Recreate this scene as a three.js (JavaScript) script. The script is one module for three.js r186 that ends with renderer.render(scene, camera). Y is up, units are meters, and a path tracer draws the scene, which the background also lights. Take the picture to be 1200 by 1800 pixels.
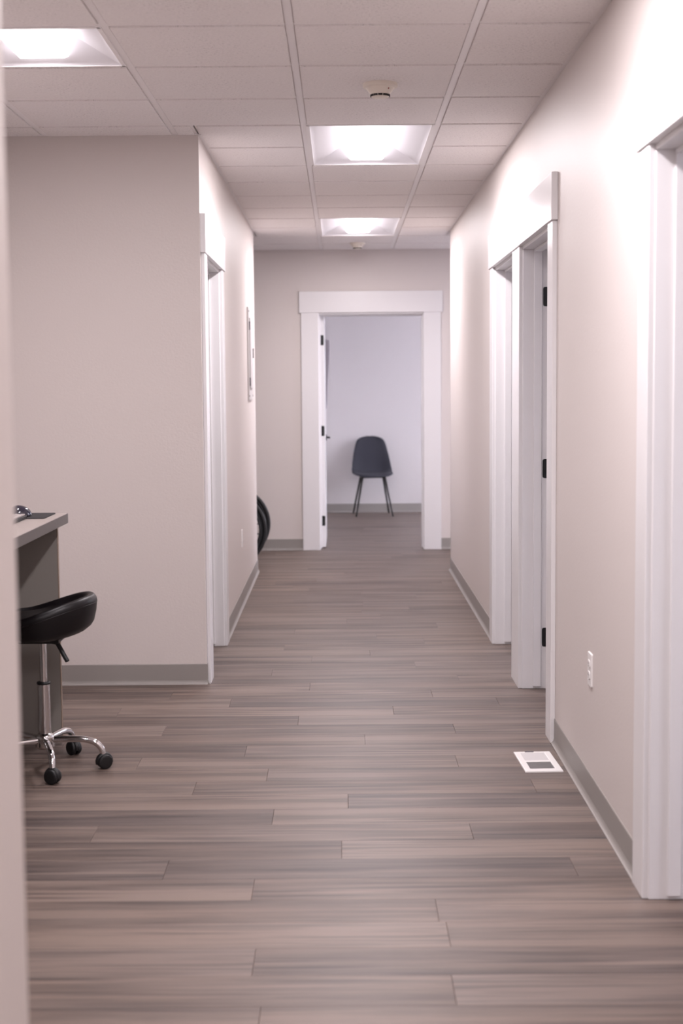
import * as THREE from 'three';
import { RoundedBoxGeometry } from 'three/addons/geometries/RoundedBoxGeometry.js';
import { mergeGeometries } from 'three/addons/utils/BufferGeometryUtils.js';
import { ImprovedNoise } from 'three/addons/math/ImprovedNoise.js';
import { RectAreaLightUniformsLib } from 'three/addons/lights/RectAreaLightUniformsLib.js';

// ---------------------------------------------------------------- camera, sky, exposure
const scene = new THREE.Scene();
const CAM_H = 1.4366;
const camera = new THREE.PerspectiveCamera(38.856, 1200 / 1800, 0.05, 200);
camera.position.set(0, CAM_H, 0);
camera.rotation.order = 'YXZ';
camera.rotation.set(-0.0862, 0, -0.0081);
camera.focus = 6.3;
camera.userData.fStop = camera.getFocalLength() / 16;          // a 16 mm wide aperture
scene.add(camera);
scene.background = new THREE.Color().setRGB(0.88, 0.87, 1.0);  // even overcast sky
scene.backgroundIntensity = 7.5;
const LAMP_COLOR = new THREE.Color().setRGB(1.0, 0.925, 0.955);
const LAMP_I = 72;
const renderer = new THREE.WebGLRenderer({ antialias: true });
renderer.toneMapping = THREE.LinearToneMapping;
renderer.toneMappingExposure = 1.21;
renderer.shadowMap.enabled = true;
RectAreaLightUniformsLib.init();

// ---------------------------------------------------------------- measures (metres; d is the depth down the hall, z = -d)
const HC = 2.619, T = 0.61, GX = -0.158, GZ = 5.494;
const XR = 0.851, XL = -0.660, WT = 0.125;
const D_NEAR = 6.965, D_END = 11.285, D_FAR = 12.745, D_BACK = 16.56;
const X_OUT = 3.0, X_ALC = -1.76, D_BEHIND = -1.7, X_WEST = -2.7;
const DECK = 2.86;

// ---------------------------------------------------------------- helpers
let seed = 20250611;
const rnd = () => { seed |= 0; seed = (seed + 0x6d2b79f5) | 0; let t = Math.imul(seed ^ (seed >>> 15), 1 | seed); t = (t + Math.imul(t ^ (t >>> 7), 61 | t)) ^ t; return ((t ^ (t >>> 14)) >>> 0) / 4294967296; };
const taken = new Map();
function numbered(n) { const k = taken.get(n) ?? 0; taken.set(n, k + 1); return k ? `${n}_${String(k).padStart(3, '0')}` : n; }
const V = (x, y, z) => new THREE.Vector3(x, y, z);
function muv(g) {                                               // uv in metres, by the way each face points
  if (g.index) g = g.toNonIndexed();
  g.computeBoundingBox();
  const p = g.attributes.position, n = g.attributes.normal, uv = new Float32Array(p.count * 2);
  for (let i = 0; i < p.count; i += 3) {
    const nx = Math.abs(n.getX(i) + n.getX(i + 1) + n.getX(i + 2)), ny = Math.abs(n.getY(i) + n.getY(i + 1) + n.getY(i + 2)), nz = Math.abs(n.getZ(i) + n.getZ(i + 1) + n.getZ(i + 2));
    for (let k = i; k < i + 3; k++) {
      const x = p.getX(k), y = p.getY(k), z = p.getZ(k);
      if (ny >= nx && ny >= nz) { uv[2 * k] = x; uv[2 * k + 1] = z; } else if (nx >= nz) { uv[2 * k] = z; uv[2 * k + 1] = y; } else { uv[2 * k] = x; uv[2 * k + 1] = y; }
    }
  }
  g.setAttribute('uv', new THREE.BufferAttribute(uv, 2));
  return g;
}
function box(x0, x1, y0, y1, z0, z1) { const g = new THREE.BoxGeometry(Math.abs(x1 - x0), Math.abs(y1 - y0), Math.abs(z1 - z0)); g.translate((x0 + x1) / 2, (y0 + y1) / 2, (z0 + z1) / 2); return muv(g); }
const dbox = (x0, x1, y0, y1, d0, d1) => box(x0, x1, y0, y1, -d1, -d0);
function rbox(x0, x1, y0, y1, z0, z1, r = 0.003, s = 2) {
  const g = new RoundedBoxGeometry(Math.abs(x1 - x0), Math.abs(y1 - y0), Math.abs(z1 - z0), s, r); g.translate((x0 + x1) / 2, (y0 + y1) / 2, (z0 + z1) / 2); return muv(g);
}
function join(list) { return mergeGeometries(list.map((g) => { const h = g.index ? g.toNonIndexed() : g; for (const a of Object.keys(h.attributes)) if (!['position', 'normal', 'uv'].includes(a)) h.deleteAttribute(a); return h; })); }
function mesh(name, geo, mat, parent = scene) {
  const m = new THREE.Mesh(Array.isArray(geo) ? join(geo) : geo, mat);
  m.name = parent === scene ? numbered(name) : name; m.castShadow = m.receiveShadow = true; parent.add(m); return m;
}
function tag(o, label, category, group, kind) { o.userData.label = label; o.userData.category = category; if (group) o.userData.group = group; if (kind) o.userData.kind = kind; return o; }
function thing(name, label, category, x = 0, y = 0, d = 0, turn = 0, group) { const o = new THREE.Group(); o.name = numbered(name); o.position.set(x, y, -d); o.rotation.y = turn; scene.add(o); return tag(o, label, category, group); }
const struct = (o, label, category) => tag(o, label, category, undefined, 'structure');
function group(name, parent = scene) { const o = new THREE.Group(); o.name = parent === scene ? numbered(name) : name; parent.add(o); return o; }
function tube(points, r, seg = 24, rad = 10, closed = false) { return new THREE.TubeGeometry(new THREE.CatmullRomCurve3(points, closed), seg, r, rad, closed); }
function rod(a, b, r0, r1 = r0, rad = 14) {
  const dir = b.clone().sub(a), g = new THREE.CylinderGeometry(r1, r0, dir.length(), rad); g.applyQuaternion(new THREE.Quaternion().setFromUnitVectors(V(0, 1, 0), dir.clone().normalize()));
  const c = a.clone().add(b).multiplyScalar(0.5); g.translate(c.x, c.y, c.z); return g;
}
const lathe = (pts, seg = 40) => new THREE.LatheGeometry(pts.map(([r, y]) => new THREE.Vector2(r, y)), seg);
function plate(w, h, r, depth, bevel = 0) {                     // a rounded plate lying in x, y; its back at z = 0
  const s = new THREE.Shape(), a = w / 2, b = h / 2;
  s.moveTo(-a + r, -b); s.lineTo(a - r, -b); s.quadraticCurveTo(a, -b, a, -b + r); s.lineTo(a, b - r); s.quadraticCurveTo(a, b, a - r, b); s.lineTo(-a + r, b); s.quadraticCurveTo(-a, b, -a, b - r); s.lineTo(-a, -b + r); s.quadraticCurveTo(-a, -b, -a + r, -b);
  const g = new THREE.ExtrudeGeometry(s, { depth: depth - bevel, bevelEnabled: bevel > 0, bevelThickness: bevel, bevelSize: bevel, bevelOffset: -bevel, bevelSegments: 2, curveSegments: 5 });
  return g;
}

// ---------------------------------------------------------------- textures
const noise = new ImprovedNoise();
function dataTex(w, h, fn, srgb) {
  const a = new Uint8Array(w * h * 4);
  for (let y = 0; y < h; y++) for (let x = 0; x < w; x++) { const c = fn(x, y), k = 4 * (y * w + x); a[k] = c[0]; a[k + 1] = c[1]; a[k + 2] = c[2]; a[k + 3] = 255; }
  const t = new THREE.DataTexture(a, w, h); t.wrapS = t.wrapT = THREE.RepeatWrapping; t.magFilter = THREE.LinearFilter; t.minFilter = THREE.LinearMipmapLinearFilter; t.generateMipmaps = true;
  if (srgb) t.colorSpace = THREE.SRGBColorSpace; t.needsUpdate = true; return t;
}
const clamp8 = (v) => Math.max(0, Math.min(255, Math.round(v)));
function tiling(n, cells, z) {                                  // periodic noise on the unit square
  return (x, y) => { const u = (x / n) * cells, v = (y / n) * cells, a = x / n, b = y / n; const q = (i, j) => noise.noise(u - i * cells + 50, v - j * cells + 50, z); return (q(0, 0) * (1 - a) + q(1, 0) * a) * (1 - b) + (q(0, 1) * (1 - a) + q(1, 1) * a) * b; };
}
const peelA = tiling(256, 40, 1.3), peelB = tiling(256, 90, 7.7);
const peel = dataTex(256, 256, (x, y) => { const v = clamp8(128 + 90 * peelA(x, y) + 60 * peelB(x, y)); return [v, v, v]; }); peel.repeat.set(2.5, 2.5);
const fisA = tiling(512, 60, 3.1), fisB = tiling(512, 150, 9.2), fisC = tiling(512, 22, 5.5);
const fissure = dataTex(512, 512, (x, y) => { const v = clamp8(165 + 70 * fisC(x, y) + 110 * fisA(x, y) + 120 * fisB(x, y)); return [v, v, v]; }); fissure.repeat.set(1.64, 1.64);
const fissureColor = dataTex(512, 512, (x, y) => { const h = fisA(x, y) + 1.1 * fisB(x, y); const v = clamp8(249 + (h < -0.35 ? 60 * (h + 0.35) : 8 * h)); return [v, v, v]; }, true); fissureColor.repeat.set(1.64, 1.64);

// vinyl planks: an atlas of ten plank faces, grain running along u
const PLANKS = 10, AW = 2048, AH = 2000, PH = AH / PLANKS;
const woodData = (() => {
  const col = new Uint8Array(AW * AH * 4), hgt = new Uint8Array(AW * AH * 4);
  const tone = [0.02, -0.05, 0.08, -0.02, 0.27, 0.04, -0.1, 0.34, 0.0, 0.1];
  for (let p = 0; p < PLANKS; p++) for (let y = 0; y < PH; y++) for (let x = 0; x < AW; x++) {
    const u = (x / AW) * 1.22, v = (y / PH) * 0.176, o = p * 17.3;
    const warp = 0.006 * noise.noise(u * 2.2 + o, v * 6, o) + 0.002 * noise.noise(u * 9, v * 20 + o, 2 * o);
    const w = v + warp;
    const broad = noise.noise(u * 0.9 + o, w * 15, 3.3 + o);              // wide soft bands along the plank
    const mid = noise.noise(u * 2.3 + o, w * 48, 8.1 + o);
    const fine = noise.noise(u * 9 + o, w * 190, 1.7 + o);
    const hair = noise.noise(u * 22 + o, w * 520, 5.9 + o);
    const patch = noise.noise(u * 2.4 + o, w * 9, 12.7 + o);
    const gate = Math.max(0, Math.min(1, 0.5 + 1.6 * noise.noise(u * 1.8 + 3 * o, w * 12, 31 + o)));
    let k = 0.24 + tone[p] + 0.55 * broad + 0.3 * patch + (0.22 + 0.4 * gate) * mid + 0.18 * fine + 0.1 * hair;
    k += gate * Math.max(0, noise.noise(u * 1.7 + 2 * o, w * 70, 21 + o) - 0.1) * (1.0 + 2 * Math.max(0, tone[p]));
    k = Math.max(0, Math.min(1, k));
    const r = 170 - 74 * k, g = 154 - 69 * k - 2 * patch, b = 145 - 62 * k - 4 * patch;
    const i = 4 * ((p * PH + y) * AW + x);
    col[i] = clamp8(r); col[i + 1] = clamp8(g); col[i + 2] = clamp8(b); col[i + 3] = 255;
    const hh = clamp8(150 + 60 * fine + 60 * hair); hgt[i] = hgt[i + 1] = hgt[i + 2] = hh; hgt[i + 3] = 255;
  }
  const mk = (a, s) => { const t = new THREE.DataTexture(a, AW, AH); t.wrapS = t.wrapT = THREE.RepeatWrapping; t.magFilter = THREE.LinearFilter; t.minFilter = THREE.LinearMipmapLinearFilter; t.generateMipmaps = true; if (s) t.colorSpace = THREE.SRGBColorSpace; t.needsUpdate = true; return t; };
  return { color: mk(col, true), height: mk(hgt, false) };
})();
const weave = dataTex(128, 128, (x, y) => { const v = clamp8(128 + 50 * Math.sin(x * Math.PI / 4) * Math.sin(y * Math.PI / 4) + 40 * (rnd() - 0.5)); return [v, v, v]; });
const speck = dataTex(256, 256, () => { const v = clamp8(225 + 45 * (rnd() - 0.5)); return [v, v, v]; }, true); speck.repeat.set(3, 3);

// ---------------------------------------------------------------- materials
const lin = (r, g, b) => new THREE.Color().setRGB(r, g, b);
const std = (o) => new THREE.MeshStandardMaterial(o);
const M = {
  paint: std({ name: 'greige wall paint', color: lin(0.67, 0.615, 0.592), roughness: 0.5, bumpMap: peel, bumpScale: 0.0006 }),
  paintPale: std({ name: 'pale wall paint', color: lin(0.66, 0.63, 0.63), roughness: 0.55, bumpMap: peel, bumpScale: 0.0006 }),
  trim: std({ name: 'white semi-gloss trim', color: lin(0.77, 0.755, 0.765), roughness: 0.3 }),
  tile: std({ name: 'mineral fibre tile', color: lin(0.88, 0.84, 0.83), roughness: 0.95, map: fissureColor, bumpMap: fissure, bumpScale: 0.0015 }),
  tee: std({ name: 'white painted steel tee', color: lin(0.86, 0.83, 0.83), roughness: 0.45 }),
  deck: std({ name: 'grey deck', color: lin(0.35, 0.35, 0.35), roughness: 0.9 }),
  base: std({ name: 'grey vinyl cove base', color: lin(0.3, 0.278, 0.262), roughness: 0.42 }),
  sub: std({ name: 'dark underlay', color: lin(0.06, 0.05, 0.045), roughness: 0.9 }),
  black: std({ name: 'black satin hardware', color: lin(0.012, 0.012, 0.014), roughness: 0.4, metalness: 0.3 }),
  plastic: std({ name: 'white plastic', color: lin(0.82, 0.8, 0.79), roughness: 0.35 }),
  cream: std({ name: 'cream plastic', color: lin(0.78, 0.72, 0.64), roughness: 0.4 }),
  slot: std({ name: 'dark slot', color: lin(0.02, 0.018, 0.018), roughness: 0.8 }),
  red: std({ name: 'red lens', color: lin(0.3, 0.02, 0.02), roughness: 0.3 }),
  reflector: std({ name: 'white reflector', color: lin(0.8, 0.79, 0.83), roughness: 0.5 }),
  lens: std({ name: 'lit opal lens', color: lin(0.8, 0.8, 0.8), roughness: 0.5, emissive: LAMP_COLOR, emissiveIntensity: 4 }),
  chrome: std({ name: 'chrome', color: lin(0.72, 0.71, 0.72), roughness: 0.09, metalness: 1 }),
  vinyl: new THREE.MeshPhysicalMaterial({ name: 'black vinyl', color: lin(0.004, 0.003, 0.004), roughness: 0.4, specularIntensity: 0.7 }),
  caster: std({ name: 'black nylon', color: lin(0.006, 0.006, 0.007), roughness: 0.5 }),
  laminate: std({ name: 'taupe laminate top', color: lin(0.44, 0.385, 0.36), roughness: 0.4, map: speck }),
  panel: std({ name: 'grey laminate panel', color: lin(0.27, 0.25, 0.23), roughness: 0.5 }),
  edge: std({ name: 'dark taupe edge strip', color: lin(0.11, 0.096, 0.092), roughness: 0.5 }),
  band: std({ name: 'brown edge band', color: lin(0.23, 0.17, 0.13), roughness: 0.5 }),
  mouse: new THREE.MeshPhysicalMaterial({ name: 'glossy dark plastic', color: lin(0.018, 0.016, 0.03), roughness: 0.18, clearcoat: 0.6 }),
  pad: std({ name: 'black fabric pad', color: lin(0.014, 0.012, 0.014), roughness: 0.85 }),
  keys: std({ name: 'pale grey plastic', color: lin(0.4, 0.36, 0.35), roughness: 0.5 }),
  fabric: std({ name: 'slate blue fabric', color: lin(0.034, 0.035, 0.047), roughness: 0.9, bumpMap: weave, bumpScale: 0.001 }),
  legs: std({ name: 'black steel', color: lin(0.013, 0.011, 0.01), roughness: 0.4, metalness: 0.4 }),
  rubber: std({ name: 'black tyre rubber', color: lin(0.012, 0.013, 0.015), roughness: 0.55 }),
  rim: std({ name: 'dark grey rim', color: lin(0.05, 0.055, 0.06), roughness: 0.35, metalness: 0.6 }),
  navy: std({ name: 'black nylon sling', color: lin(0.02, 0.02, 0.025), roughness: 0.85 }),
  steel: std({ name: 'grey painted steel', color: lin(0.6, 0.58, 0.58), roughness: 0.42 }),
  board: std({ name: 'grey board', color: lin(0.4, 0.375, 0.41), roughness: 0.4 }),
  glass: new THREE.MeshPhysicalMaterial({ name: 'window glass', color: 0xffffff, roughness: 0.02, transmission: 1, thickness: 0, ior: 1.45 }),
  paving: std({ name: 'pale concrete paving', color: lin(0.5, 0.5, 0.52), roughness: 1 }),  // kept pale so the unseen ground bounces daylight up onto the ceilings
  duct: std({ name: 'grey duct', color: lin(0.12, 0.11, 0.13), roughness: 0.6, metalness: 0.3 }),
};
const plankTints = [[1, 1, 1], [0.93, 0.93, 0.94], [1.05, 1.04, 1.03], [0.97, 0.95, 0.93]].map((c, i) => std({ name: `vinyl plank ${'abcd'[i]}`, color: lin(0.445 * c[0], 0.412 * c[1], 0.393 * c[2]), map: woodData.color, bumpMap: woodData.height, bumpScale: 0.0004, roughness: 0.46 }));

// ---------------------------------------------------------------- floor: planks 0.178 x 1.22 m laid across the hall
const PW = 0.1764, PPH = 0.092, PL = 1.22;
const seams = { 37: 0.416, 36: -0.515, 35: 0.223, 34: -0.194, 33: -0.753, 32: 0.088, 31: -0.387, 30: -0.785, 29: -0.283, 28: -0.537, 27: 0.015, 26: -0.238, 25: 0.412, 24: -0.008, 23: -0.534, 22: -0.263, 19: -0.229, 18: 0.259, 38: -0.159, 39: 0.569, 40: -0.357, 41: 0.375, 42: -0.163, 43: 0.148, 44: -0.322, 45: 0.46, 46: 0.195, 47: -0.281, 48: 0.569, 49: 0.026 };
const looks = { '26,-1': 7, '27,0': 4, '23,0': 7, '19,0': 4, '31,-1': 7, '25,-1': 2, '24,0': 6, '24,-1': 4, '28,0': 9, '37,-1': 9, '33,0': 4, '39,-1': 7, '36,1': 7, '22,-1': 1, '22,0': 9, '29,-1': 3, '30,0': 5, '18,0': 6, '20,0': 3, '21,0': 8, '41,-1': 4 };
const usual = [0, 0, 1, 1, 2, 2, 3, 3, 3, 4, 5, 5, 6, 6, 8, 8, 9, 7];
const floor = group('floor'); struct(floor, 'grey-brown wood-look vinyl plank floor running the length of the hall', 'floor');
const F_X0 = X_WEST - 0.1, F_X1 = X_OUT + 0.1, F_D0 = D_BEHIND - 0.1, F_D1 = D_BACK + 0.1;
mesh('underlay', dbox(F_X0, F_X1, -0.15, -0.005, F_D0, F_D1), M.sub, floor);
const plankCache = new Map();
function plankGeo(len, wid, face, off) {                         // a chamfered plank, top at y = 0, centred on x and z
  const key = [len.toFixed(4), wid.toFixed(4), face, off].join();
  if (plankCache.has(key)) return plankCache.get(key);
  const a = len / 2 - 0.0003, b = wid / 2 - 0.0003, c = 0.0007, h = 0.005;
  const top = [[-a + c, 0, -b + c], [a - c, 0, -b + c], [a - c, 0, b - c], [-a + c, 0, b - c]], low = [[-a, -c, -b], [a, -c, -b], [a, -c, b], [-a, -c, b]], bot = low.map(([x, , z]) => [x, -h, z]);
  const pos = [], uv = [];
  const quad = (p, q, r, s) => { for (const w of [p, r, q, p, s, r]) { pos.push(...w); const u = (w[0] + len / 2) / PL * 0.96 + off * 0.04 + 0.0, v = (w[2] / wid + 0.5) * 0.97 + 0.015; uv.push(u, (face + v) / PLANKS); } };
  quad(...top);
  for (let i = 0; i < 4; i++) { const j = (i + 1) % 4; quad(low[i], low[j], top[j], top[i]); quad(bot[i], bot[j], low[j], low[i]); }
  const g = new THREE.BufferGeometry(); g.setAttribute('position', new THREE.Float32BufferAttribute(pos, 3)); g.setAttribute('uv', new THREE.Float32BufferAttribute(uv, 2)); g.computeVertexNormals();
  plankCache.set(key, g); return g;
}
const inView = (x0, x1, d) => {
  if (d < 3.05 || d > D_BACK) return false;
  const half = 0.245 * d;
  const [l, r] = d < D_NEAR ? [Math.max(-1.75, -half), Math.min(XR, half)] : d < D_END ? [XL, XR] : d < D_FAR ? [-0.75, 0.9] : [-0.2, 0.74];
  return x1 > l && x0 < r;
};
const restPlanks = [[], [], [], []];
const rows = Math.ceil((F_D1 - PPH) / PW), row0 = Math.floor((F_D0 - PPH) / PW);
for (let k = row0; k < rows; k++) {
  const d0 = Math.max(F_D0, PPH + k * PW), d1 = Math.min(F_D1, PPH + (k + 1) * PW); if (d1 - d0 < 0.02) continue;
  const s0 = seams[k] ?? (rnd() * PL);
  let x = s0 - PL * Math.ceil((s0 - F_X0) / PL);
  for (; x < F_X1; x += PL) {
    const x0 = Math.max(x, F_X0), x1 = Math.min(x + PL, F_X1); if (x1 - x0 < 0.03) continue;
    const nth = Math.round((x - s0) / PL), face = looks[`${k},${nth}`] ?? usual[Math.floor(rnd() * usual.length)], tint = Math.floor(rnd() * 4), flip = rnd() < 0.5;
    const g = plankGeo(x1 - x0, d1 - d0, face, flip ? 1 : 0);
    if (inView(x0, x1, (d0 + d1) / 2)) {
      const m = mesh('plank', g, plankTints[tint], floor); m.position.set((x0 + x1) / 2, 0, -(d0 + d1) / 2); if (flip) m.rotation.y = Math.PI;
    } else { const q = g.clone(); q.translate((x0 + x1) / 2, 0, -(d0 + d1) / 2); restPlanks[tint].push(q); }
  }
}
restPlanks.forEach((l, i) => { if (l.length) mesh('more_planks', l, plankTints[i], floor).userData.kind = 'stuff'; });

// ---------------------------------------------------------------- walls
const RO = 0.02;                                                // jamb thickness: the hole in the wall is that much wider
const D1 = { far: 3.951, w: 0.914 }, D2 = { far: 6.797, w: 0.914 }, D3 = { far: 7.995, w: 0.914 }, D4 = { near: 7.131, w: 0.87 }, D5 = { x: -0.184, w: 0.906 };
const OPEN_H = 2.062;
function holedWall(make, from, to, holes) {                     // a wall along one axis with door holes [a, b]
  const out = []; let at = from;
  for (const [a, b] of holes) { out.push(make(at, a, 0, DECK)); out.push(make(a, b, OPEN_H + RO, DECK)); at = b; }
  out.push(make(at, to, 0, DECK)); return out;
}
const wallR = mesh('wall_right', holedWall((a, b, y0, y1) => dbox(XR, XR + WT, y0, y1, a, b), D_BEHIND, D_END,
  [[D1.far - D1.w - RO, D1.far + RO], [D2.far - D2.w - RO, D2.far + RO], [D3.far - D3.w - RO, D3.far + RO]]), M.paint);
struct(wallR, 'greige painted hall wall on the right with three doorways', 'wall');
const wallL = mesh('wall_left', holedWall((a, b, y0, y1) => dbox(XL - WT, XL, y0, y1, a, b), D_NEAR + WT, D_END, [[D4.near - RO, D4.near + D4.w + RO]]), M.paint);
struct(wallL, 'greige painted hall wall on the left with one doorway', 'wall');
struct(mesh('wall_left_return', dbox(X_WEST, XL, 0, DECK, D_NEAR, D_NEAR + WT), M.paint), 'broad greige wall facing the viewer behind the desk', 'wall');
const foreWall = rbox(-0.585, -0.4395, 0, DECK, -1.95, -D_BEHIND, 0.004);
struct(mesh('wall_left_near', foreWall, M.paint), 'blurred wall corner at the left edge of the picture', 'wall');
struct(mesh('wall_left_alcove', dbox(X_ALC - 0.12, X_ALC, 0, DECK, D_BEHIND, D_NEAR), M.paint), 'greige side wall that the desk stands against', 'wall');
struct(mesh('wall_behind', dbox(X_ALC - 0.12, X_OUT, 0, DECK, D_BEHIND - 0.12, D_BEHIND), M.paint), 'greige wall behind the viewer', 'wall');
struct(mesh('wall_back', holedWall((a, b, y0, y1) => dbox(a, b, y0, y1, D_FAR, D_FAR + WT), X_WEST, X_OUT, [[D5.x - RO, D5.x + D5.w + RO]]), M.paint), 'greige wall across the far end of the hall with a doorway', 'wall');
struct(mesh('wall_far_room', dbox(-0.34, X_OUT, 0, DECK, D_BACK, D_BACK + 0.12), M.paintPale), 'pale wall behind the far chair', 'wall');
struct(mesh('wall_far_room_left', dbox(-0.34, -0.225, 0, DECK, D_FAR + WT, D_BACK), M.paintPale), 'pale side wall of the far room', 'wall');
struct(mesh('wall_partition', [dbox(XR + WT, X_OUT, 0, DECK, 5.25, 5.35), dbox(XR + WT, X_OUT, 0, DECK, 6.89, 6.99), dbox(XR, X_OUT, 0, DECK, D_END - 0.12, D_END - 0.0005)].slice(0, 2), M.paintPale), 'pale partitions between the side rooms', 'wall');
struct(mesh('wall_corridor_right', dbox(XR + WT, X_OUT, 0, DECK, D_END - 0.12, D_END), M.paint), 'greige near wall of the cross corridor to the right', 'wall');
struct(mesh('wall_corridor_left', dbox(X_WEST, XL - WT, 0, DECK, D_END - 0.12, D_END), M.paint), 'greige near wall of the cross corridor to the left', 'wall');
struct(mesh('wall_west', dbox(X_WEST - 0.12, X_WEST, 0, DECK, D_NEAR, D_FAR + WT), M.paint), 'greige end wall of the side room and corridor', 'wall');
// outside wall with windows, one for each side room, the corridor end and the far room
const WINS = [[1.3, 3.3, 0.85, 2.15], [5.65, 6.6, 0.95, 2.15], [8.2, 10.2, 0.95, 2.15], [11.45, 12.6, 0.4, 2.5], [13.1, 16.3, 0.6, 2.5]];
{
  const parts = []; let at = D_BEHIND - 0.12;
  for (const [a, b, y0, y1] of WINS) { parts.push(dbox(X_OUT, X_OUT + 0.16, 0, DECK, at, a), dbox(X_OUT, X_OUT + 0.16, 0, y0, a, b), dbox(X_OUT, X_OUT + 0.16, y1, DECK, a, b)); at = b; }
  parts.push(dbox(X_OUT, X_OUT + 0.16, 0, DECK, at, D_BACK + 0.12));
  struct(mesh('wall_outer', parts, M.paintPale), 'pale outside wall with windows', 'wall');
}
WINS.forEach(([a, b, y0, y1], i) => {
  const w = group(`window_${i + 1}`); struct(w, 'white framed window in the outside wall', 'window');
  const x = X_OUT + 0.06, f = 0.045;
  mesh('window_frame', [dbox(x, x + 0.06, y0, y0 + f, a, b), dbox(x, x + 0.06, y1 - f, y1, a, b), dbox(x, x + 0.06, y0, y1, a, a + f), dbox(x, x + 0.06, y0, y1, b - f, b)], M.trim, w);
  mesh('pane', dbox(x + 0.028, x + 0.032, y0 + f, y1 - f, a + f, b - f), M.glass, w);
});
struct(mesh('ground', dbox(X_OUT + 0.16, 60, -0.4, -0.25, -50, 70), M.paving), 'unseen concrete paving outside the windows, made pale to bounce light indoors', 'ground');

// ---------------------------------------------------------------- baseboards (vinyl cove base with a toe)
const coveShape = new THREE.Shape([[0, 0.0005], [0.017, 0.0005], [0.0165, 0.0018], [0.012, 0.0045], [0.0085, 0.0085], [0.006, 0.014], [0.0045, 0.02], [0.0036, 0.097], [0.0024, 0.1], [0, 0.1]].map(([x, y]) => new THREE.Vector2(x, y)));
function cove(parent, x0, d0, x1, d1, inward) {                  // a strip from one floor point to the other; inward = direction off the wall
  const dir = V(x1 - x0, 0, -(d1 - d0)), len = dir.length(); dir.normalize();
  const g = new THREE.ExtrudeGeometry(coveShape, { depth: len, bevelEnabled: false, steps: 1 });
  const n = V(inward[0], 0, -inward[1]);
  // extrude runs along local z, profile x is off the wall
  const flip = n.clone().cross(V(0, 1, 0)).dot(dir) < 0;
  const zdir = flip ? dir.clone().negate() : dir;
  g.applyMatrix4(new THREE.Matrix4().makeBasis(n, V(0, 1, 0), zdir));
  const s = flip ? [x1, d1] : [x0, d0];
  g.translate(s[0], 0, -s[1]);
  return mesh('cove_strip', g, M.base, parent);
}
const CW = 0.137, RV = 0.006;
const bR = group('baseboard_right'); struct(bR, 'grey vinyl cove base along the right hall wall', 'baseboard');
cove(bR, XR, D1.far + RV + CW, XR, D2.far - D2.w - RV - CW, [-1, 0]);
cove(bR, XR, D3.far + RV + CW, XR, D_END + 0.004, [-1, 0]);
cove(bR, XR, D_END, 1.6, D_END, [0, 1]);
cove(bR, XR, D_BEHIND, XR, D1.far - D1.w - RV - CW, [-1, 0]);
const bL = group('baseboard_left'); struct(bL, 'grey vinyl cove base along the left hall wall', 'baseboard');
cove(bL, XL, D4.near + D4.w + RV + CW, XL, D_END + 0.004, [1, 0]);
cove(bL, X_WEST + 0.05, D_END, XL, D_END, [0, 1]);
const bN = group('baseboard_left_return'); struct(bN, 'grey vinyl cove base under the broad wall beside the desk', 'baseboard');
cove(bN, X_ALC, D_NEAR, XL + 0.004, D_NEAR, [0, -1]);
cove(bN, XL, D_NEAR - 0.004, XL, D4.near - RV - CW - 0.002, [1, 0]);
const bB = group('baseboard_back'); struct(bB, 'grey vinyl cove base on the end wall beside the doorway', 'baseboard');
cove(bB, X_WEST + 0.05, D_FAR, D5.x - RV - 0.15, D_FAR, [0, -1]);
cove(bB, D5.x + D5.w + RV + 0.15, D_FAR, X_OUT - 0.05, D_FAR, [0, -1]);
const bF = group('baseboard_far_room'); struct(bF, 'grey vinyl cove base behind the far chair', 'baseboard');
cove(bF, -0.22, D_BACK, X_OUT - 0.02, D_BACK, [0, -1]);

// ---------------------------------------------------------------- ceiling: tiles in a tee grid
const ceiling = group('ceiling'); struct(ceiling, 'dropped ceiling of square white tiles in a tee grid', 'ceiling');
mesh('deck', dbox(X_WEST - 0.12, X_OUT + 0.16, DECK, DECK + 0.1, D_BEHIND - 0.12, D_BACK + 0.12), M.deck, ceiling);
mesh('plain_ceiling', [dbox(XR + WT, X_OUT, HC, HC + 0.02, D_BEHIND, D_END - 0.12), dbox(-0.225, X_OUT, HC, HC + 0.02, D_FAR + WT, D_BACK), dbox(X_WEST, XL - WT, HC, HC + 0.02, D_NEAR + WT, D_END - 0.12)], M.tile, ceiling);
const lampCells = new Set(['0,2', '0,3', '0,8', '0,9', '0,-4', '0,-3', '0,-10', '0,-9', '-2,-1', '-2,-6']);
function spans(d0, d1) {                                         // ceiling stretches [x0, x1, d0, d1] between two depths: whole ones, or the hall's and those beside it
  if (d1 <= D_NEAR) return [[X_ALC, XR, d0, d1]];
  if (d0 >= D_END) return [[X_WEST, X_OUT, d0, d1]];
  const out = [[XL, XR, d0, d1]];
  if (d0 < D_NEAR) out.push([X_ALC, XL, d0, D_NEAR]);
  if (d1 > D_END) out.push([X_WEST, XL, D_END, d1], [XR, X_OUT, D_END, d1]);
  return out;
}
const tileGeo = new Map();
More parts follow.
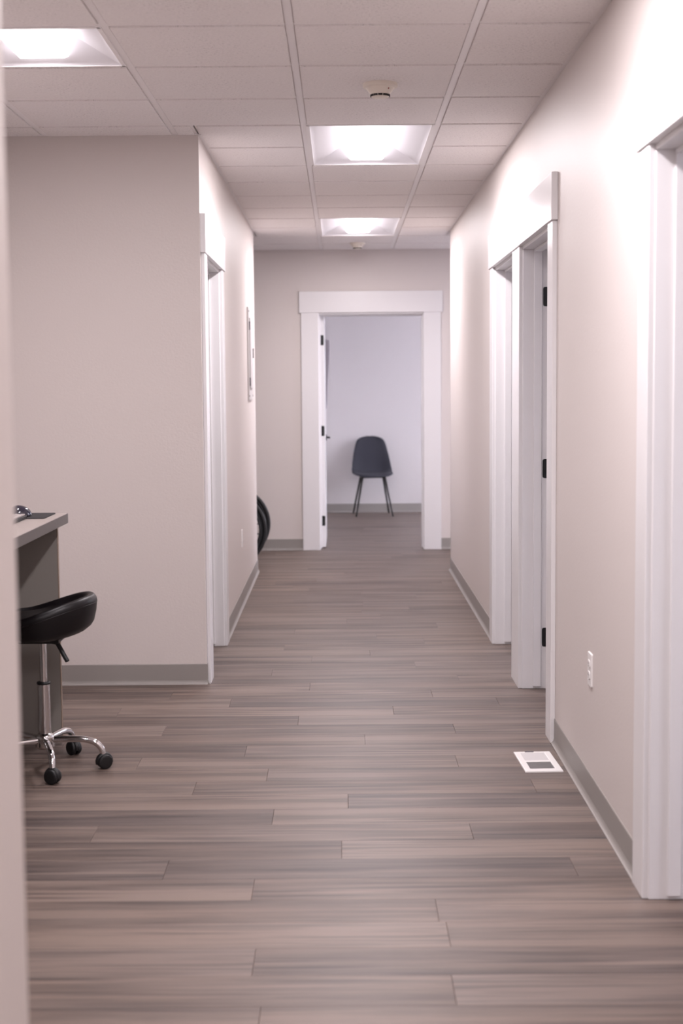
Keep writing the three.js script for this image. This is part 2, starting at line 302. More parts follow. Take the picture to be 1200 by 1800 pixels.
for (let ri = -12; ri < 13; ri++) for (let ci = -5; ci < 6; ci++) {
  if (lampCells.has(`${ci},${ri}`)) continue;
  const rowA = Math.max(GZ + ri * T, D_BEHIND), rowB = Math.min(GZ + (ri + 1) * T, D_FAR); if (rowB - rowA < 0.03) continue;
  for (const [rx0, rx1, d0, d1] of spans(rowA, rowB)) {
    const x0 = Math.max(GX + ci * T, rx0), x1 = Math.min(GX + (ci + 1) * T, rx1);
    if (x1 - x0 < 0.03 || d1 - d0 < 0.03) continue;
    const key = `${(x1 - x0).toFixed(3)},${(d1 - d0).toFixed(3)}`;
    if (!tileGeo.has(key)) { const w = (x1 - x0) / 2, v = (d1 - d0) / 2; tileGeo.set(key, join([box(-w + 0.017, w - 0.017, 0, 0.0072, -v + 0.017, v - 0.017), box(-w + 0.004, w - 0.004, 0.0072, 0.02, -v + 0.004, v - 0.004)])); }  // the face drops below the grid
    const m = mesh('ceiling_tile', tileGeo.get(key), M.tile, ceiling); m.position.set((x0 + x1) / 2, HC + 0.001 * rnd(), -(d0 + d1) / 2); m.rotation.y = Math.floor(rnd() * 2) * Math.PI;
    m.rotation.x = (rnd() - 0.5) * 0.003;
  }
}
const TW = 0.013;
for (let ci = -5; ci < 7; ci++) {
  const x = GX + ci * T, runs = [];
  if (x > XL + 0.02 && x < XR - 0.02) runs.push([D_BEHIND, D_FAR]);
  else { if (x > X_ALC + 0.02 && x < XL) runs.push([D_BEHIND, D_NEAR]); if (x > X_WEST + 0.02 && x < X_OUT - 0.02) runs.push([D_END, D_FAR]); }
  for (const [a, b] of runs) mesh('main_tee', dbox(x - TW, x + TW, HC + 0.0052, HC + 0.007, a, b), M.tee, ceiling);
}
for (let ri = -11; ri < 12; ri++) {
  const d = GZ + ri * T, [rx0, rx1] = d < D_NEAR ? [X_ALC, XR] : d < D_END ? [XL, XR] : [X_WEST, X_OUT];
  for (let ci = -6; ci < 6; ci++) {
    const a = Math.max(GX + ci * T + TW, rx0), b = Math.min(GX + (ci + 1) * T - TW, rx1);
    if (b - a < 0.02 || (ci === 0 && [3, 9, -3, -9].includes(ri))) continue;     // a long lamp takes two cells
    mesh('cross_tee', dbox(a, b, HC + 0.0056, HC + 0.007, d - 0.012, d + 0.012), M.tee, ceiling);
  }
}
const ang = (x0, x1, d0, d1) => mesh('wall_angle', dbox(x0, x1, HC + 0.0045, HC + 0.007, d0, d1), M.tee, ceiling);
ang(XR - 0.022, XR, D_BEHIND, D_END); ang(XL, XL + 0.022, D_NEAR, D_END); ang(X_ALC, XL, D_NEAR - 0.022, D_NEAR); ang(X_WEST, X_OUT, D_FAR - 0.022, D_FAR);
ang(XR, X_OUT, D_END, D_END + 0.022); ang(X_WEST, XL, D_END, D_END + 0.022);

// ---------------------------------------------------------------- doors: jambs, stops, casings, leaf, hinges
function door(n, label, o) {
  const g = group(`door_${n}`); struct(g, label, 'doorway');
  g.position.set(...o.pos); g.rotation.y = o.rot;
  const w = o.w, cw = o.cw ?? CW, h = OPEN_H, t = WT + 0.004, z0 = 0.002;
  const J = (x0, x1, y0, y1) => mesh('jamb', rbox(x0, x1, y0, y1, z0 - t, z0, 0.0025), M.trim, g);
  J(-RO, 0, 0, h); J(w, w + RO, 0, h); J(-RO, w + RO, h, h + RO);
  const S = (x0, x1, y0, y1) => mesh('stop', rbox(x0, x1, y0, y1, -0.087, -0.049, 0.0025), M.trim, g);
  S(0, 0.012, 0.012, h); S(w - 0.012, w, 0.012, h); S(0.012, w - 0.012, h - 0.012, h);
  const C = (x0, x1) => mesh('casing_leg', rbox(x0, x1, 0, 2.077, 0, 0.019, 0.0025), M.trim, g);
  C(-RV - cw, -RV); C(w + RV, w + RV + cw);
  const ov = o.over ?? [0.016, 0.016];
  mesh('casing_header', rbox(-RV - cw - ov[0], w + RV + cw + ov[1], 2.077, 2.262, 0, 0.026, 0.003), M.trim, g);
  // leaf swung into the room
  const side = o.hinge, px = side ? w : 0, s = side ? -1 : 1;
  const leaf = group('leaf', g); leaf.position.set(px + s * 0.002, 0, -t + z0 - 0.004); leaf.rotation.y = s * o.swing;
  const lw = w - 0.006, lt = 0.04;
  mesh('slab', rbox(Math.min(s * 0.002, s * (0.002 + lt)), Math.max(s * 0.002, s * (0.002 + lt)), 0.012, h - 0.004, -lw, 0, 0.002), M.trim, leaf);
  const lz = -lw + 0.065;
  for (const e of [0, 1]) {
    const fx = s * (e ? 0.002 + lt : 0.002), q = (e ? 1 : -1) * s;
    const parts = [rod(V(fx, 0.96, lz), V(fx + q * 0.008, 0.96, lz), 0.028, 0.028, 24), rod(V(fx, 0.96, lz), V(fx + q * 0.034, 0.96, lz), 0.009), rod(V(fx + q * 0.032, 0.96, lz - 0.012), V(fx + q * 0.032, 0.96, lz + 0.105), 0.0085)];
    if (!e && o.bareBack) continue;
    mesh('lever_handle', parts, M.black, leaf);
  }
  for (const y of [0.247, 1.046, 1.845]) {
    const hinge = [];
    const jp = plate(0.034, 0.09, 0.011, 0.0025); jp.rotateY(s * Math.PI / 2); jp.translate(side ? w - 0.0001 : 0.0001, y, -t + 0.0195); hinge.push(jp);
    hinge.push(rod(V(px + s * 0.002, y - 0.045, -t - 0.004), V(px + s * 0.002, y + 0.045, -t - 0.004), 0.0055));
    mesh('hinge', hinge, M.black, g);
    const lp = plate(0.034, 0.09, 0.011, 0.0025); lp.translate(s * 0.02, y, 0.0002); mesh('hinge_plate', lp, M.black, leaf);
  }
  return g;
}
door(1, 'white doorway nearest the viewer at the right edge of the picture', { pos: [XR, 0, -D1.far], rot: -Math.PI / 2, w: D1.w, hinge: 1, swing: -0.1 });
door(2, 'white doorway with three black hinges in the right wall', { pos: [XR, 0, -D2.far], rot: -Math.PI / 2, w: D2.w, hinge: 0, swing: 0.15, over: [-0.0005, 0.016] });
door(3, 'white doorway further down the right wall, touching the hinged one', { pos: [XR, 0, -D3.far], rot: -Math.PI / 2, w: D3.w, hinge: 1, swing: 0.1, over: [0.016, -0.0005] });
door(4, 'white doorway in the left hall wall', { pos: [XL, 0, -D4.near], rot: Math.PI / 2, w: D4.w, hinge: 0, swing: 0.05, over: [0.012, 0.016] });
door(5, 'white doorway at the end of the hall with its door swung open inside', { pos: [D5.x, 0, -D_FAR], rot: 0, w: D5.w, hinge: 0, swing: 0, cw: 0.15, bareBack: true });

// ---------------------------------------------------------------- ceiling lamps
function troffer(x, d, lenX, lenD, label) {
  const g = thing('ceiling_light', label, 'ceiling light', x, HC, d, 0, 'recessed ceiling lights');
  const a = lenX / 2 - 0.014, b = lenD / 2 - 0.014, h = 0.092, ia = Math.min(0.105, a), ib = b - 0.16;
  const fr = 0.012;
  mesh('frame', [box(-a - 0.002, -a + fr, 0.0005, 0.006, -b, b), box(a - fr, a + 0.002, 0.0005, 0.006, -b, b), box(-a, a, 0.0005, 0.006, -b - 0.002, -b + fr), box(-a, a, 0.0005, 0.006, b - fr, b + 0.002)], M.tee, g);
  const A = a - fr, B = b - fr, y0 = 0.002;
  const quad = (p) => { const q = new THREE.BufferGeometry(); q.setAttribute('position', new THREE.Float32BufferAttribute([p[0], p[1], p[2], p[0], p[2], p[3]].flat(), 3)); q.setAttribute('uv', new THREE.Float32BufferAttribute([0, 0, 1, 0, 1, 1, 0, 0, 1, 1, 0, 1], 2)); q.computeVertexNormals(); return q; };
  for (const s of [-1, 1]) {
    mesh('side_reflector', quad([[s * A, y0, -s * B], [s * A, y0, s * B], [s * ia, h, s * ib], [s * ia, h, -s * ib]]), M.reflector, g);
    mesh('end_reflector', quad([[s * A, y0, s * B], [-s * A, y0, s * B], [-s * ia, h, s * ib], [s * ia, h, s * ib]]), M.reflector, g);
  }
  // a lit centre basket that hangs from the top of the reflectors almost to the ceiling plane
  const rings = [[0.1, b - 0.045, h], [0.098, b - 0.05, 0.05], [0.092, b - 0.062, 0.026], [0.08, b - 0.085, 0.014]], lp = [], ly = 0.014;
  const P4 = ([x, z, y]) => [[-x, y, -z], [x, y, -z], [x, y, z], [-x, y, z]];
  for (let i = 0; i < 3; i++) for (let k = 0; k < 4; k++) { const p = P4(rings[i]), q = P4(rings[i + 1]), k2 = (k + 1) % 4; lp.push(quad([p[k], p[k2], q[k2], q[k]])); }
  lp.push(quad(P4(rings[3])), quad(P4(rings[0]).reverse()));
  mesh('lens', lp, M.lens, g);
  mesh('housing', [box(-a, a, h + 0.001, h + 0.01, -b, b)], M.tee, g);
  const l = new THREE.RectAreaLight(LAMP_COLOR, LAMP_I, 0.16, 2 * (b - 0.085)); l.name = 'lamp'; l.rotation.x = -Math.PI / 2; l.position.set(0, ly - 0.003, 0); g.add(l);
  return g;
}
const cx = GX + T / 2, rowD = (r) => GZ + r * T;
troffer(cx, rowD(3), T, 2 * T, 'bright recessed ceiling light in the middle of the hall, nearer the viewer');
troffer(cx, rowD(9), T, 2 * T, 'bright recessed ceiling light near the far end of the hall');
troffer(cx, rowD(-3), T, 2 * T, 'recessed ceiling light above the near floor, out of the picture');
troffer(cx, rowD(-9), T, 2 * T, 'recessed ceiling light behind the viewer');
troffer(GX - 1.5 * T, rowD(-0.5), T, T, 'bright recessed ceiling light at the upper left above the desk');

troffer(GX - 1.5 * T, rowD(-5.5), T, T, 'added recessed ceiling light over the near end of the desk, out of the picture');  // unseen extra fixture, added to brighten the broad left wall

// ---------------------------------------------------------------- smoke detectors
function detector(x, d, label, r = 0.067) {
  const g = thing('smoke_detector', label, 'smoke detector', x, HC + 0.003, d, 0, 'smoke detectors');
  const k = r / 0.072;
  const dome = lathe([[0.001, -0.062], [0.03, -0.0615], [0.038, -0.058], [0.041, -0.047], [0.043, -0.045], [0.052, -0.034], [0.06, -0.022], [0.062, -0.019]].map(([a, b]) => [a * k, b * k]), 40);
  const base = lathe([[0.058, -0.021], [0.071, -0.019], [0.074, -0.015], [0.074, -0.003], [0.072, 0]].map(([a, b]) => [a * k, b * k]), 40);
  mesh('base', base, M.cream, g); mesh('dome', dome, M.cream, g);
  for (let i = 0; i < 12; i++) { const s = box(-0.009 * k, 0.009 * k, -0.057 * k, -0.049 * k, 0.037 * k, 0.0415 * k); s.rotateY(i * Math.PI / 6); mesh('vent_slot', s, M.slot, g); }
  const led = new THREE.SphereGeometry(0.003 * k, 10, 8); led.translate(0.034 * k, -0.03 * k, 0.044 * k); mesh('indicator', led, M.red, g);
}
detector(0.165, 5.82, 'cream smoke detector on the ceiling nearer the viewer');
detector(0.15, 12.16, 'small smoke detector at the far end of the ceiling', 0.062);

// ---------------------------------------------------------------- things on the walls
function outlet(x, y, d, turn, label) {
  const g = thing('wall_outlet', label, 'outlet', x, y, d, turn, 'white wall outlets');
  const p = plate(0.07, 0.115, 0.005, 0.006, 0.002); mesh('cover_plate', p, M.plastic, g);
  for (const s of [-1, 1]) {
    const r = plate(0.033, 0.028, 0.011, 0.0085, 0.001); r.translate(0, s * 0.0195, 0); const m = mesh('receptacle', r, M.plastic, g);
    mesh('slot', [box(-0.0075, -0.005, s * 0.0195 - 0.002, s * 0.0195 + 0.006, 0.0082, 0.0088), box(0.005, 0.0075, s * 0.0195 - 0.001, s * 0.0195 + 0.005, 0.0082, 0.0088), box(-0.002, 0.002, s * 0.0195 - 0.009, s * 0.0195 - 0.005, 0.0082, 0.0088)], M.slot, m);
  }
  const sc = new THREE.CylinderGeometry(0.003, 0.003, 0.0015, 12); sc.rotateX(Math.PI / 2); sc.translate(0, 0, 0.0065); mesh('screw', sc, M.plastic, g);
}
outlet(XR, 0.463, 4.915, -Math.PI / 2, 'white power outlet on the right wall above the cove base');
outlet(XL, 0.443, 9.54, Math.PI / 2, 'white power outlet low on the left hall wall');
{ // breaker panel, flush cover with a door
  const g = thing('breaker_panel', 'pale grey breaker panel cover on the left hall wall', 'electrical panel', XL, 1.675, 10.57, Math.PI / 2);
  mesh('cover', plate(0.43, 0.66, 0.004, 0.012, 0.002), M.steel, g);
  const dr = plate(0.3, 0.5, 0.003, 0.009, 0.002); dr.translate(0, 0.005, 0.0122); const dm = mesh('panel_door', dr, M.steel, g);
  const la = plate(0.022, 0.07, 0.003, 0.006, 0.001); la.translate(0.125, 0.01, 0.021); mesh('latch', la, M.slot, dm);
  for (const [a, b] of [[-0.15, 0.2], [-0.15, -0.2]]) { const h = rod(V(a, b - 0.03, 0.016), V(a, b + 0.03, 0.016), 0.005); mesh('door_hinge', h, M.duct, dm); }
  for (const [a, b] of [[-0.19, 0.3], [0.19, 0.3], [-0.19, -0.3], [0.19, -0.3], [0.19, 0.17], [0.19, -0.2]]) { const s = new THREE.CylinderGeometry(0.006, 0.007, 0.004, 12); s.rotateX(Math.PI / 2); s.translate(a, b, 0.0135); mesh('screw', s, M.duct, g); }
}
{ // grey wall box inside the far room, its front leaning out at the top
  const g = thing('wall_box', 'narrow grey box leaning out from the wall just inside the far room', 'wall box', -0.2245, 1.225, 14.25, 0);
  const sh = new THREE.Shape([[0, 0], [0.09, 0], [0.122, 0.655], [0, 0.68]].map(([p, q]) => new THREE.Vector2(p, q)));
  const b = new THREE.ExtrudeGeometry(sh, { depth: 0.5, bevelEnabled: true, bevelThickness: 0.003, bevelSize: 0.003, bevelOffset: -0.003, bevelSegments: 2 }); b.translate(0, 0, -0.25); mesh('body', b, M.board, g);
  const lid = new THREE.ExtrudeGeometry(new THREE.Shape([[0.0915, 0.03], [0.0945, 0.03], [0.123, 0.62], [0.12, 0.62]].map(([p, q]) => new THREE.Vector2(p, q))), { depth: 0.44, bevelEnabled: false }); lid.translate(0, 0, -0.22); mesh('front_panel', lid, M.board, g);
}

// ---------------------------------------------------------------- floor register
{
  const g = thing('floor_register', 'white plastic floor vent beside the right wall', 'floor vent', 0.742, 0, 5.442, 0.035);
  const W = 0.071, L = 0.146, h = 0.006, iw = 0.046;
  const s = new THREE.Shape([[-W, -L], [W, -L], [W, L], [-W, L]].map(([a, b]) => new THREE.Vector2(a, b)));
  const hole = (y0, y1) => s.holes.push(new THREE.Path([[-iw, y0], [iw, y0], [iw, y1], [-iw, y1]].map(([a, b]) => new THREE.Vector2(a, b))));
  hole(-0.108, -0.006); hole(0.012, 0.13);
  const f = new THREE.ExtrudeGeometry(s, { depth: h - 0.002, bevelEnabled: true, bevelThickness: 0.002, bevelSize: 0.003, bevelOffset: -0.003, bevelSegments: 2 }); f.rotateX(-Math.PI / 2); mesh('frame', f, M.plastic, g);
  mesh('damper', box(-iw, iw, 0.001, 0.0042, -0.13, -0.012), M.steel, g);
  mesh('duct', box(-iw, iw, 0.0003, 0.001, 0.006, 0.108), M.duct, g);  // dark plate in place of the shaded opening under the louvers
  for (let i = 0; i < 8; i++) { const b = box(-iw, iw, -0.0005, 0.0005, -0.004, 0.004); b.rotateX(-0.6); b.translate(0, 0.0035, 0.012 + i * 0.0128); mesh('louver', b, M.steel, g); }
  mesh('lever', box(-0.028, 0.006, 0.006, 0.0085, -0.139, -0.134), M.duct, g);
}

// ---------------------------------------------------------------- desk
{
  const g = thing('desk', 'counter-height grey laminate desk at the left with a thick taupe top', 'desk', -1.43, 0, 4.9);
  const z = (d) => -(d - 4.9), X = (x) => x + 1.43;
  mesh('desktop', rbox(X(X_ALC + 0.002), X(-1.104), 0.897, 0.937, z(5.83), z(3.6), 0.002), M.laminate, g);
  mesh('front_edge', rbox(X(-1.1045), X(-1.102), 0.8975, 0.9365, z(5.83), z(3.6), 0.001), M.edge, g);
  const P = (d0, d1) => { const p = mesh('end_panel', box(X(X_ALC + 0.002), X(-1.142), 0.012, 0.897, z(d1), z(d0)), M.panel, g); mesh('edge_band', box(X(-1.142), X(-1.139), 0.012, 0.897, z(d1), z(d0)), M.band, p); };
  P(5.79, 5.812); P(3.64, 3.662);
  mesh('back_panel', box(X(X_ALC + 0.002), X(X_ALC + 0.02), 0.012, 0.897, z(5.79), z(3.662)), M.panel, g);
  for (const d of [5.8, 3.65]) for (const x of [-1.2, -1.7]) mesh('glide', rod(V(X(x), 0, z(d)), V(X(x), 0.012, z(d)), 0.012), M.black, g);
}
{ // mouse pad and mouse
  const pad = thing('mouse_pad', 'black mouse pad at the far end of the desk', 'mouse pad', -1.262, 0.937, 5.695);
  const p = plate(0.23, 0.235, 0.012, 0.004, 0.001); p.rotateX(-Math.PI / 2); mesh('pad', p, M.pad, pad);
  const m = thing('computer_mouse', 'glossy dark computer mouse on the black pad', 'mouse', -1.262, 0.9412, 5.64, -1.2);
  const geo = new THREE.SphereGeometry(1, 36, 24), q = geo.attributes.position;
  for (let i = 0; i < q.count; i++) { let x = q.getX(i), y = q.getY(i), zz = q.getZ(i); const hump = 0.041 * (1 - 0.25 * Math.max(0, zz)); const w = 0.032 * (1 + 0.12 * Math.cos(zz * 3)); y = y < 0 ? y * 0.08 : y; q.setXYZ(i, x * w, 0.004 + y * hump, zz * 0.055); }
  geo.computeVertexNormals(); mesh('shell', geo, M.mouse, m);
  const wh = new THREE.CylinderGeometry(0.008, 0.008, 0.006, 18); wh.rotateZ(Math.PI / 2); wh.translate(0, 0.0315, 0.033); mesh('scroll_wheel', wh, M.caster, m);
}
{ // keyboard
  const g = thing('keyboard', 'pale grey keyboard with a dark edge in front of the mouse', 'keyboard', -1.3, 0.937, 5.39);
  mesh('case', rbox(-0.085, 0.085, 0.0005, 0.014, -0.2, 0.2, 0.004), M.caster, g);
  const kg = rbox(-0.0082, 0.0082, 0, 0.006, -0.0082, 0.0082, 0.0015, 1);
  for (let i = 0; i < 8; i++) for (let j = 0; j < 20; j++) { const k = mesh('key', kg, M.keys, g); k.position.set(-0.07 + i * 0.02, 0.0135, -0.19 + j * 0.02); }
}

// ---------------------------------------------------------------- stool
{
  const g = thing('swivel_stool', 'black vinyl swivel stool on a chrome five-star base with casters', 'stool', -1.13, 0, 5.41);
  // seat: a padded pan whose rim climbs to a low back on the +x side
  const N = 64, prof = (h, b) => [[0.0005, 0.505], [0.08, 0.505], [0.13, 0.507], [0.165, 0.513], [0.186, 0.524], [0.197, 0.538], [0.203 + 0.003 * b, (0.538 + h) / 2 + 0.002], [0.206 + 0.004 * b, h - 0.026], [0.205 + 0.002 * b, h - 0.014], [0.199, h - 0.004], [0.19, h], [0.18, h - 0.003], [0.17, h - 0.014], [0.15, 0.585 + 0.35 * (h - 0.585)], [0.11, 0.586 + 0.1 * (h - 0.586)], [0.06, 0.587], [0.0005, 0.587]];
  const pos = [], idx = [], K = prof(0.6, 0).length;
  const rim = (th) => { const c = Math.cos(th), s = Math.max(0, Math.min(1, (c + 0.45) / 1.4)); return 0.593 + 0.075 * (0.6 * s + 0.4 * s * s * (3 - 2 * s)); };
  for (let i = 0; i < N; i++) { const th = (i / N) * Math.PI * 2, h = rim(th), b = Math.max(0, Math.cos(th)); const pr = prof(h, b); pr.forEach(([r, y], j) => { const front = Math.cos(th) < 0 ? 1 + 0.05 * Math.cos(th) ** 2 : 1; const lift = j >= 1 && j < 6 ? 0.03 * b * b * (r / 0.2) ** 2 : 0; pos.push(r * front * Math.cos(th) * 0.985, y + lift, r * Math.sin(th)); }); }
  for (let i = 0; i < N; i++) for (let j = 0; j < K - 1; j++) { const a = i * K + j, b = ((i + 1) % N) * K + j; idx.push(a, a + 1, b, b, a + 1, b + 1); }
  const sg = new THREE.BufferGeometry(); sg.setAttribute('position', new THREE.Float32BufferAttribute(pos, 3)); sg.setIndex(idx); sg.computeVertexNormals();
  const seat = mesh('seat', sg, M.vinyl, g);
  const pp = []; for (let i = 0; i < 48; i++) { const th = (i / 48) * Math.PI * 2, h = rim(th), f = Math.cos(th) < 0 ? 1 + 0.05 * Math.cos(th) ** 2 : 1; const r = 0.2045 + 0.004 * Math.max(0, Math.cos(th)); pp.push(V(r * f * Math.cos(th) * 0.985, h - 0.03, r * Math.sin(th))); }
  mesh('piping', tube(pp, 0.0022, 140, 6, true), M.vinyl, seat);
  mesh('mounting_plate', rbox(-0.075, 0.075, 0.492, 0.506, -0.075, 0.075, 0.003), M.caster, g);
  mesh('gas_rod', rod(V(0, 0.32, 0), V(0, 0.494, 0), 0.014, 0.014, 24), M.chrome, g);
  mesh('sleeve', lathe([[0.021, 0.1], [0.0235, 0.11], [0.0225, 0.325], [0.02, 0.33]], 28), M.chrome, g);
  mesh('collar', lathe([[0.015, 0.336], [0.025, 0.335], [0.026, 0.33], [0.025, 0.326], [0.015, 0.325]], 28), M.caster, g);
  const lever = mesh('lever', rod(V(0.02, 0.49, 0.02), V(0.075, 0.488, 0.06), 0.004), M.black, g);
  mesh('grip', tube([V(0.066, 0.492, 0.056), V(0.08, 0.472, 0.066), V(0.095, 0.448, 0.076), V(0.108, 0.428, 0.084)], 0.0085, 12, 10), M.caster, lever);
  mesh('hub', lathe([[0.001, 0.078], [0.03, 0.08], [0.036, 0.088], [0.036, 0.122], [0.033, 0.132], [0.024, 0.138]], 32), M.chrome, g);
  for (let i = 0; i < 5; i++) {
    const th = i * Math.PI * 2 / 5, c = Math.cos(th), s = Math.sin(th), P = (r, y) => V(r * c, y, -r * s);
    const leg = mesh('leg', tube([P(0.03, 0.112), P(0.09, 0.114), P(0.15, 0.112), P(0.19, 0.1), P(0.212, 0.078), P(0.219, 0.056)], 0.0125, 30, 12), M.chrome, g);
    // caster: hooded twin wheel
    const yaw = [0.5, -0.8, 1.6, 2.3, -0.4][i], cst = [];
    const hood = new THREE.TorusGeometry(0.0215, 0.0135, 10, 20, Math.PI * 1.15); hood.rotateZ(-0.2); cst.push(hood);
    for (const e of [-1, 1]) { const w = lathe([[0.001, -0.009], [0.018, -0.009], [0.0255, -0.007], [0.0275, -0.002], [0.0275, 0.005], [0.025, 0.009], [0.016, 0.0105], [0.001, 0.0105]], 26); w.rotateX(Math.PI / 2); w.translate(0, 0, e * 0.0125); cst.push(w); }
    const cg = join(cst); cg.rotateY(yaw); const o = P(0.222, 0.0276); cg.translate(o.x, o.y, o.z);
    const cm = mesh('caster', cg, M.caster, leg);
    mesh('stem', rod(P(0.2195, 0.045), P(0.2185, 0.066), 0.0105), M.caster, cm);
  }
}

// ---------------------------------------------------------------- chair in the far room
{
  const g = thing('shell_chair', 'dark slate upholstered shell chair with thin black legs in the far room', 'chair', 0.352, 0, 16.2, 0.08);
  const line = new THREE.CatmullRomCurve3([V(0, 0.437, 0.215), V(0, 0.452, 0.19), V(0, 0.455, 0.1), V(0, 0.45, 0), V(0, 0.452, -0.09), V(0, 0.48, -0.155), V(0, 0.56, -0.195), V(0, 0.68, -0.222), V(0, 0.8, -0.25), V(0, 0.872, -0.268)]);
  const nu = 30, nv = 120, W = (v) => { // half width along the shell
    const pts = [[0, 0.15], [0.03, 0.19], [0.1, 0.215], [0.3, 0.226], [0.45, 0.224], [0.6, 0.215], [0.72, 0.2], [0.86, 0.176], [0.915, 0.162], [0.945, 0.148], [0.965, 0.13], [0.98, 0.105], [0.99, 0.078], [0.997, 0.045], [1, 0.02]];
    for (let i = 1; i < pts.length; i++) if (v <= pts[i][0]) { const t = (v - pts[i - 1][0]) / (pts[i][0] - pts[i - 1][0]); return pts[i - 1][1] + t * (pts[i][1] - pts[i - 1][1]); } return 0.02; };
  const P = [], nrm = [];
  for (let j = 0; j <= nv; j++) {
    const v = j / nv, c = line.getPointAt(v), tg = line.getTangentAt(v), n = V(0, -tg.z, tg.y).multiplyScalar(tg.z < 0 ? 1 : -1).normalize(), w = W(v);
    const cup = 0.012 + 0.05 * Math.exp(-(((v - 0.52) / 0.2) ** 2)) + 0.02 * Math.max(0, v - 0.5);
    for (let i = 0; i <= nu; i++) { const u = (i / nu) * 2 - 1; const e = Math.sign(u) * Math.pow(Math.abs(u), 0.9); P.push(V(e * w, c.y, c.z).add(n.clone().multiplyScalar(cup * u * u * (0.4 + 0.6 * Math.abs(u))))); nrm.push(n.clone().add(V(-u * 0.5, 0, 0)).normalize()); }
  }
  const pos = [], idx = [], R = nu + 1, cnt = P.length, th = 0.013;
  const edge = (i, j) => Math.min(1, Math.min(i, nu - i) / 2.5, Math.min(j, nv - j) / 2.5);
  P.forEach((p, k) => { const f = 0.25 + 0.75 * edge(k % R, Math.floor(k / R)); const q = p.clone().add(nrm[k].clone().multiplyScalar(th * f)); pos.push(q.x, q.y, q.z); });
  P.forEach((p, k) => { const f = 0.25 + 0.75 * edge(k % R, Math.floor(k / R)); const q = p.clone().sub(nrm[k].clone().multiplyScalar(th * f)); pos.push(q.x, q.y, q.z); });
  const quad = (a, b, c, d) => idx.push(a, b, c, a, c, d);
  for (let j = 0; j < nv; j++) for (let i = 0; i < nu; i++) { const a = j * R + i; quad(a, a + 1, a + R + 1, a + R); quad(cnt + a, cnt + a + R, cnt + a + R + 1, cnt + a + 1); }
  for (let j = 0; j < nv; j++) { const a = j * R, b = j * R + nu; quad(a, a + R, cnt + a + R, cnt + a); quad(b, cnt + b, cnt + b + R, b + R); }
  for (let i = 0; i < nu; i++) { const a = i, b = nv * R + i; quad(a, cnt + a, cnt + a + 1, a + 1); quad(b, b + 1, cnt + b + 1, cnt + b); }
  const uv = []; for (let k = 0; k < pos.length / 3; k++) uv.push(pos[3 * k] * 20, (pos[3 * k + 1] - pos[3 * k + 2]) * 20);
  const sg = new THREE.BufferGeometry(); sg.setAttribute('position', new THREE.Float32BufferAttribute(pos, 3)); sg.setAttribute('uv', new THREE.Float32BufferAttribute(uv, 2)); sg.setIndex(idx); sg.computeVertexNormals();
  mesh('shell', sg, M.fabric, g);
  mesh('seat_frame', [rod(V(-0.13, 0.43, 0.11), V(0.13, 0.43, 0.11), 0.009), rod(V(-0.13, 0.43, -0.09), V(0.13, 0.43, -0.09), 0.009), rod(V(-0.13, 0.43, -0.09), V(-0.13, 0.43, 0.11), 0.008), rod(V(0.13, 0.43, -0.09), V(0.13, 0.43, 0.11), 0.008)], M.legs, g);
  for (const [sx, z0, z1] of [[-1, 0.11, 0.185], [1, 0.11, 0.185], [-1, -0.09, -0.21], [1, -0.09, -0.21]]) {
    const a = V(sx * 0.125, 0.435, z0), b = V(sx * 0.203, 0.006, z1);
    const l = mesh('leg', rod(b, a, 0.0085, 0.0125), M.legs, g); mesh('foot_cap', rod(V(b.x, 0, b.z), V(b.x, 0.012, b.z), 0.0095), M.caster, l);
  }
}

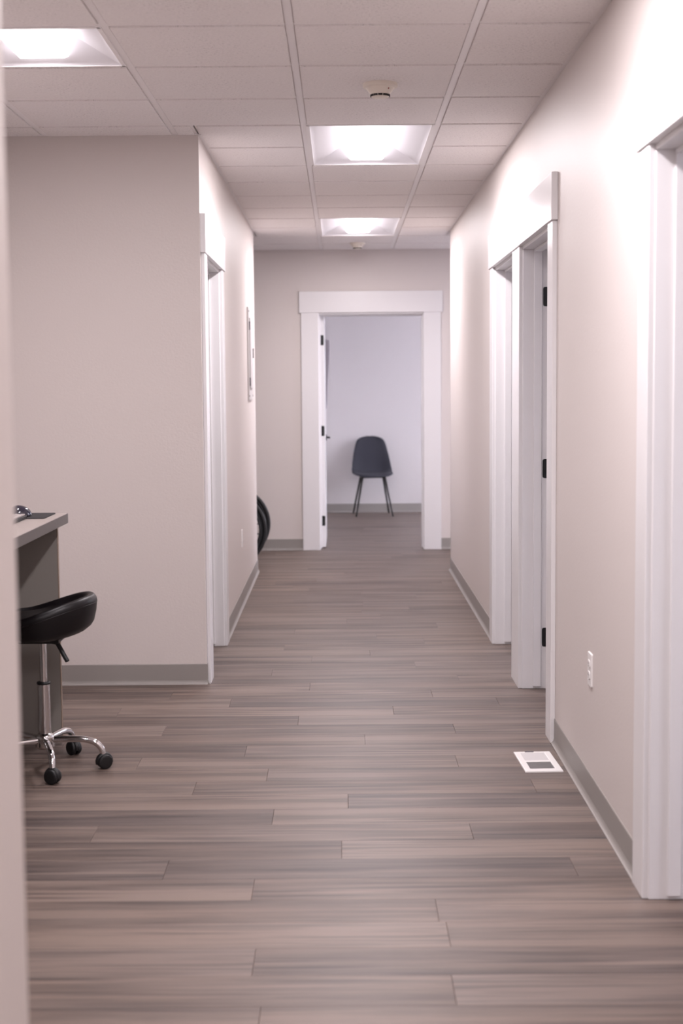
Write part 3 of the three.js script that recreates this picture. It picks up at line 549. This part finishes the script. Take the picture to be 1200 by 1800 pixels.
// ---------------------------------------------------------------- wheelchair parked round the left corner, only a wheel in view
{
  const g = thing('wheelchair', 'black wheelchair wheel showing past the end of the left hall wall', 'wheelchair', -0.898, 0, 11.8);
  for (const s of [1, -1]) {
    const z = s * 0.285;
    const tire = new THREE.TorusGeometry(0.288, 0.017, 12, 64); tire.translate(0, 0.305, z); const w = mesh('rear_wheel', tire, M.rubber, g);
    const rm = new THREE.TorusGeometry(0.264, 0.009, 10, 56); rm.translate(0, 0.305, z); mesh('wheel_rim', rm, M.rim, w);
    const hr = new THREE.TorusGeometry(0.25, 0.009, 10, 56); hr.translate(0, 0.305, z + s * 0.032); mesh('hand_rim', hr, M.rubber, w);
    const sp = []; for (let i = 0; i < 10; i++) { const a = i * Math.PI / 5 + 0.2; sp.push(rod(V(0.025 * Math.cos(a), 0.305 + 0.025 * Math.sin(a), z), V(0.262 * Math.cos(a), 0.305 + 0.262 * Math.sin(a), z), 0.005, 0.005, 8)); }
    mesh('spokes', sp, M.rim, w);
    mesh('axle_hub', rod(V(0, 0.305, z - 0.03), V(0, 0.305, z + 0.03), 0.026, 0.026, 20), M.rim, w);
    const zi = s * 0.235;
    mesh('side_frame', [tube([V(0.08, 0.3, zi), V(0.08, 0.7, zi), V(0.085, 0.9, zi), V(0.115, 0.925, zi)], 0.0115), rod(V(0.08, 0.5, zi), V(-0.38, 0.5, zi), 0.0115), tube([V(-0.36, 0.5, zi), V(-0.4, 0.48, zi), V(-0.42, 0.3, zi), V(-0.52, 0.14, zi)], 0.0115), rod(V(0.08, 0.3, zi), V(-0.36, 0.3, zi), 0.0115), rod(V(-0.36, 0.3, zi), V(-0.36, 0.5, zi), 0.0115), tube([V(0.08, 0.7, zi), V(-0.1, 0.71, zi), V(-0.2, 0.7, zi), V(-0.21, 0.5, zi)], 0.01), rod(V(0, 0.305, z), V(0.08, 0.305, zi), 0.012), rod(V(0, 0.305, zi), V(0, 0.305, z), 0.012)], M.rim, g);
    mesh('armrest', rbox(-0.2, 0.06, 0.71, 0.735, zi - 0.025, zi + 0.025, 0.008), M.navy, g);
    mesh('push_grip', rod(V(0.1, 0.912, zi), V(0.17, 0.93, zi), 0.016), M.rubber, g);
    const fw = new THREE.TorusGeometry(0.078, 0.015, 10, 32); fw.translate(-0.36, 0.093, zi); const f = mesh('front_wheel', fw, M.rubber, g);
    mesh('fork', [rod(V(-0.36, 0.093, zi - 0.022), V(-0.36, 0.093, zi + 0.022), 0.01), new THREE.CylinderGeometry(0.066, 0.066, 0.012, 24).rotateX(Math.PI / 2).translate(-0.36, 0.093, zi), rod(V(-0.36, 0.093, zi + 0.022), V(-0.36, 0.3, zi + 0.01), 0.008), rod(V(-0.36, 0.093, zi - 0.022), V(-0.36, 0.3, zi - 0.01), 0.008)], M.rim, f);
    mesh('foot_plate', rbox(-0.66, -0.5, 0.12, 0.132, zi - s * 0.01, zi - s * 0.16, 0.004), M.caster, g);
  }
  mesh('seat', rbox(-0.36, 0.07, 0.495, 0.515, -0.225, 0.225, 0.008), M.navy, g);
  mesh('backrest', rbox(0.068, 0.09, 0.54, 0.9, -0.225, 0.225, 0.008), M.navy, g);
  mesh('cross_brace', [rod(V(-0.14, 0.3, -0.235), V(-0.14, 0.5, 0.235), 0.011), rod(V(-0.16, 0.5, -0.235), V(-0.16, 0.3, 0.235), 0.011)], M.rim, g);
}

renderer.render(scene, camera);
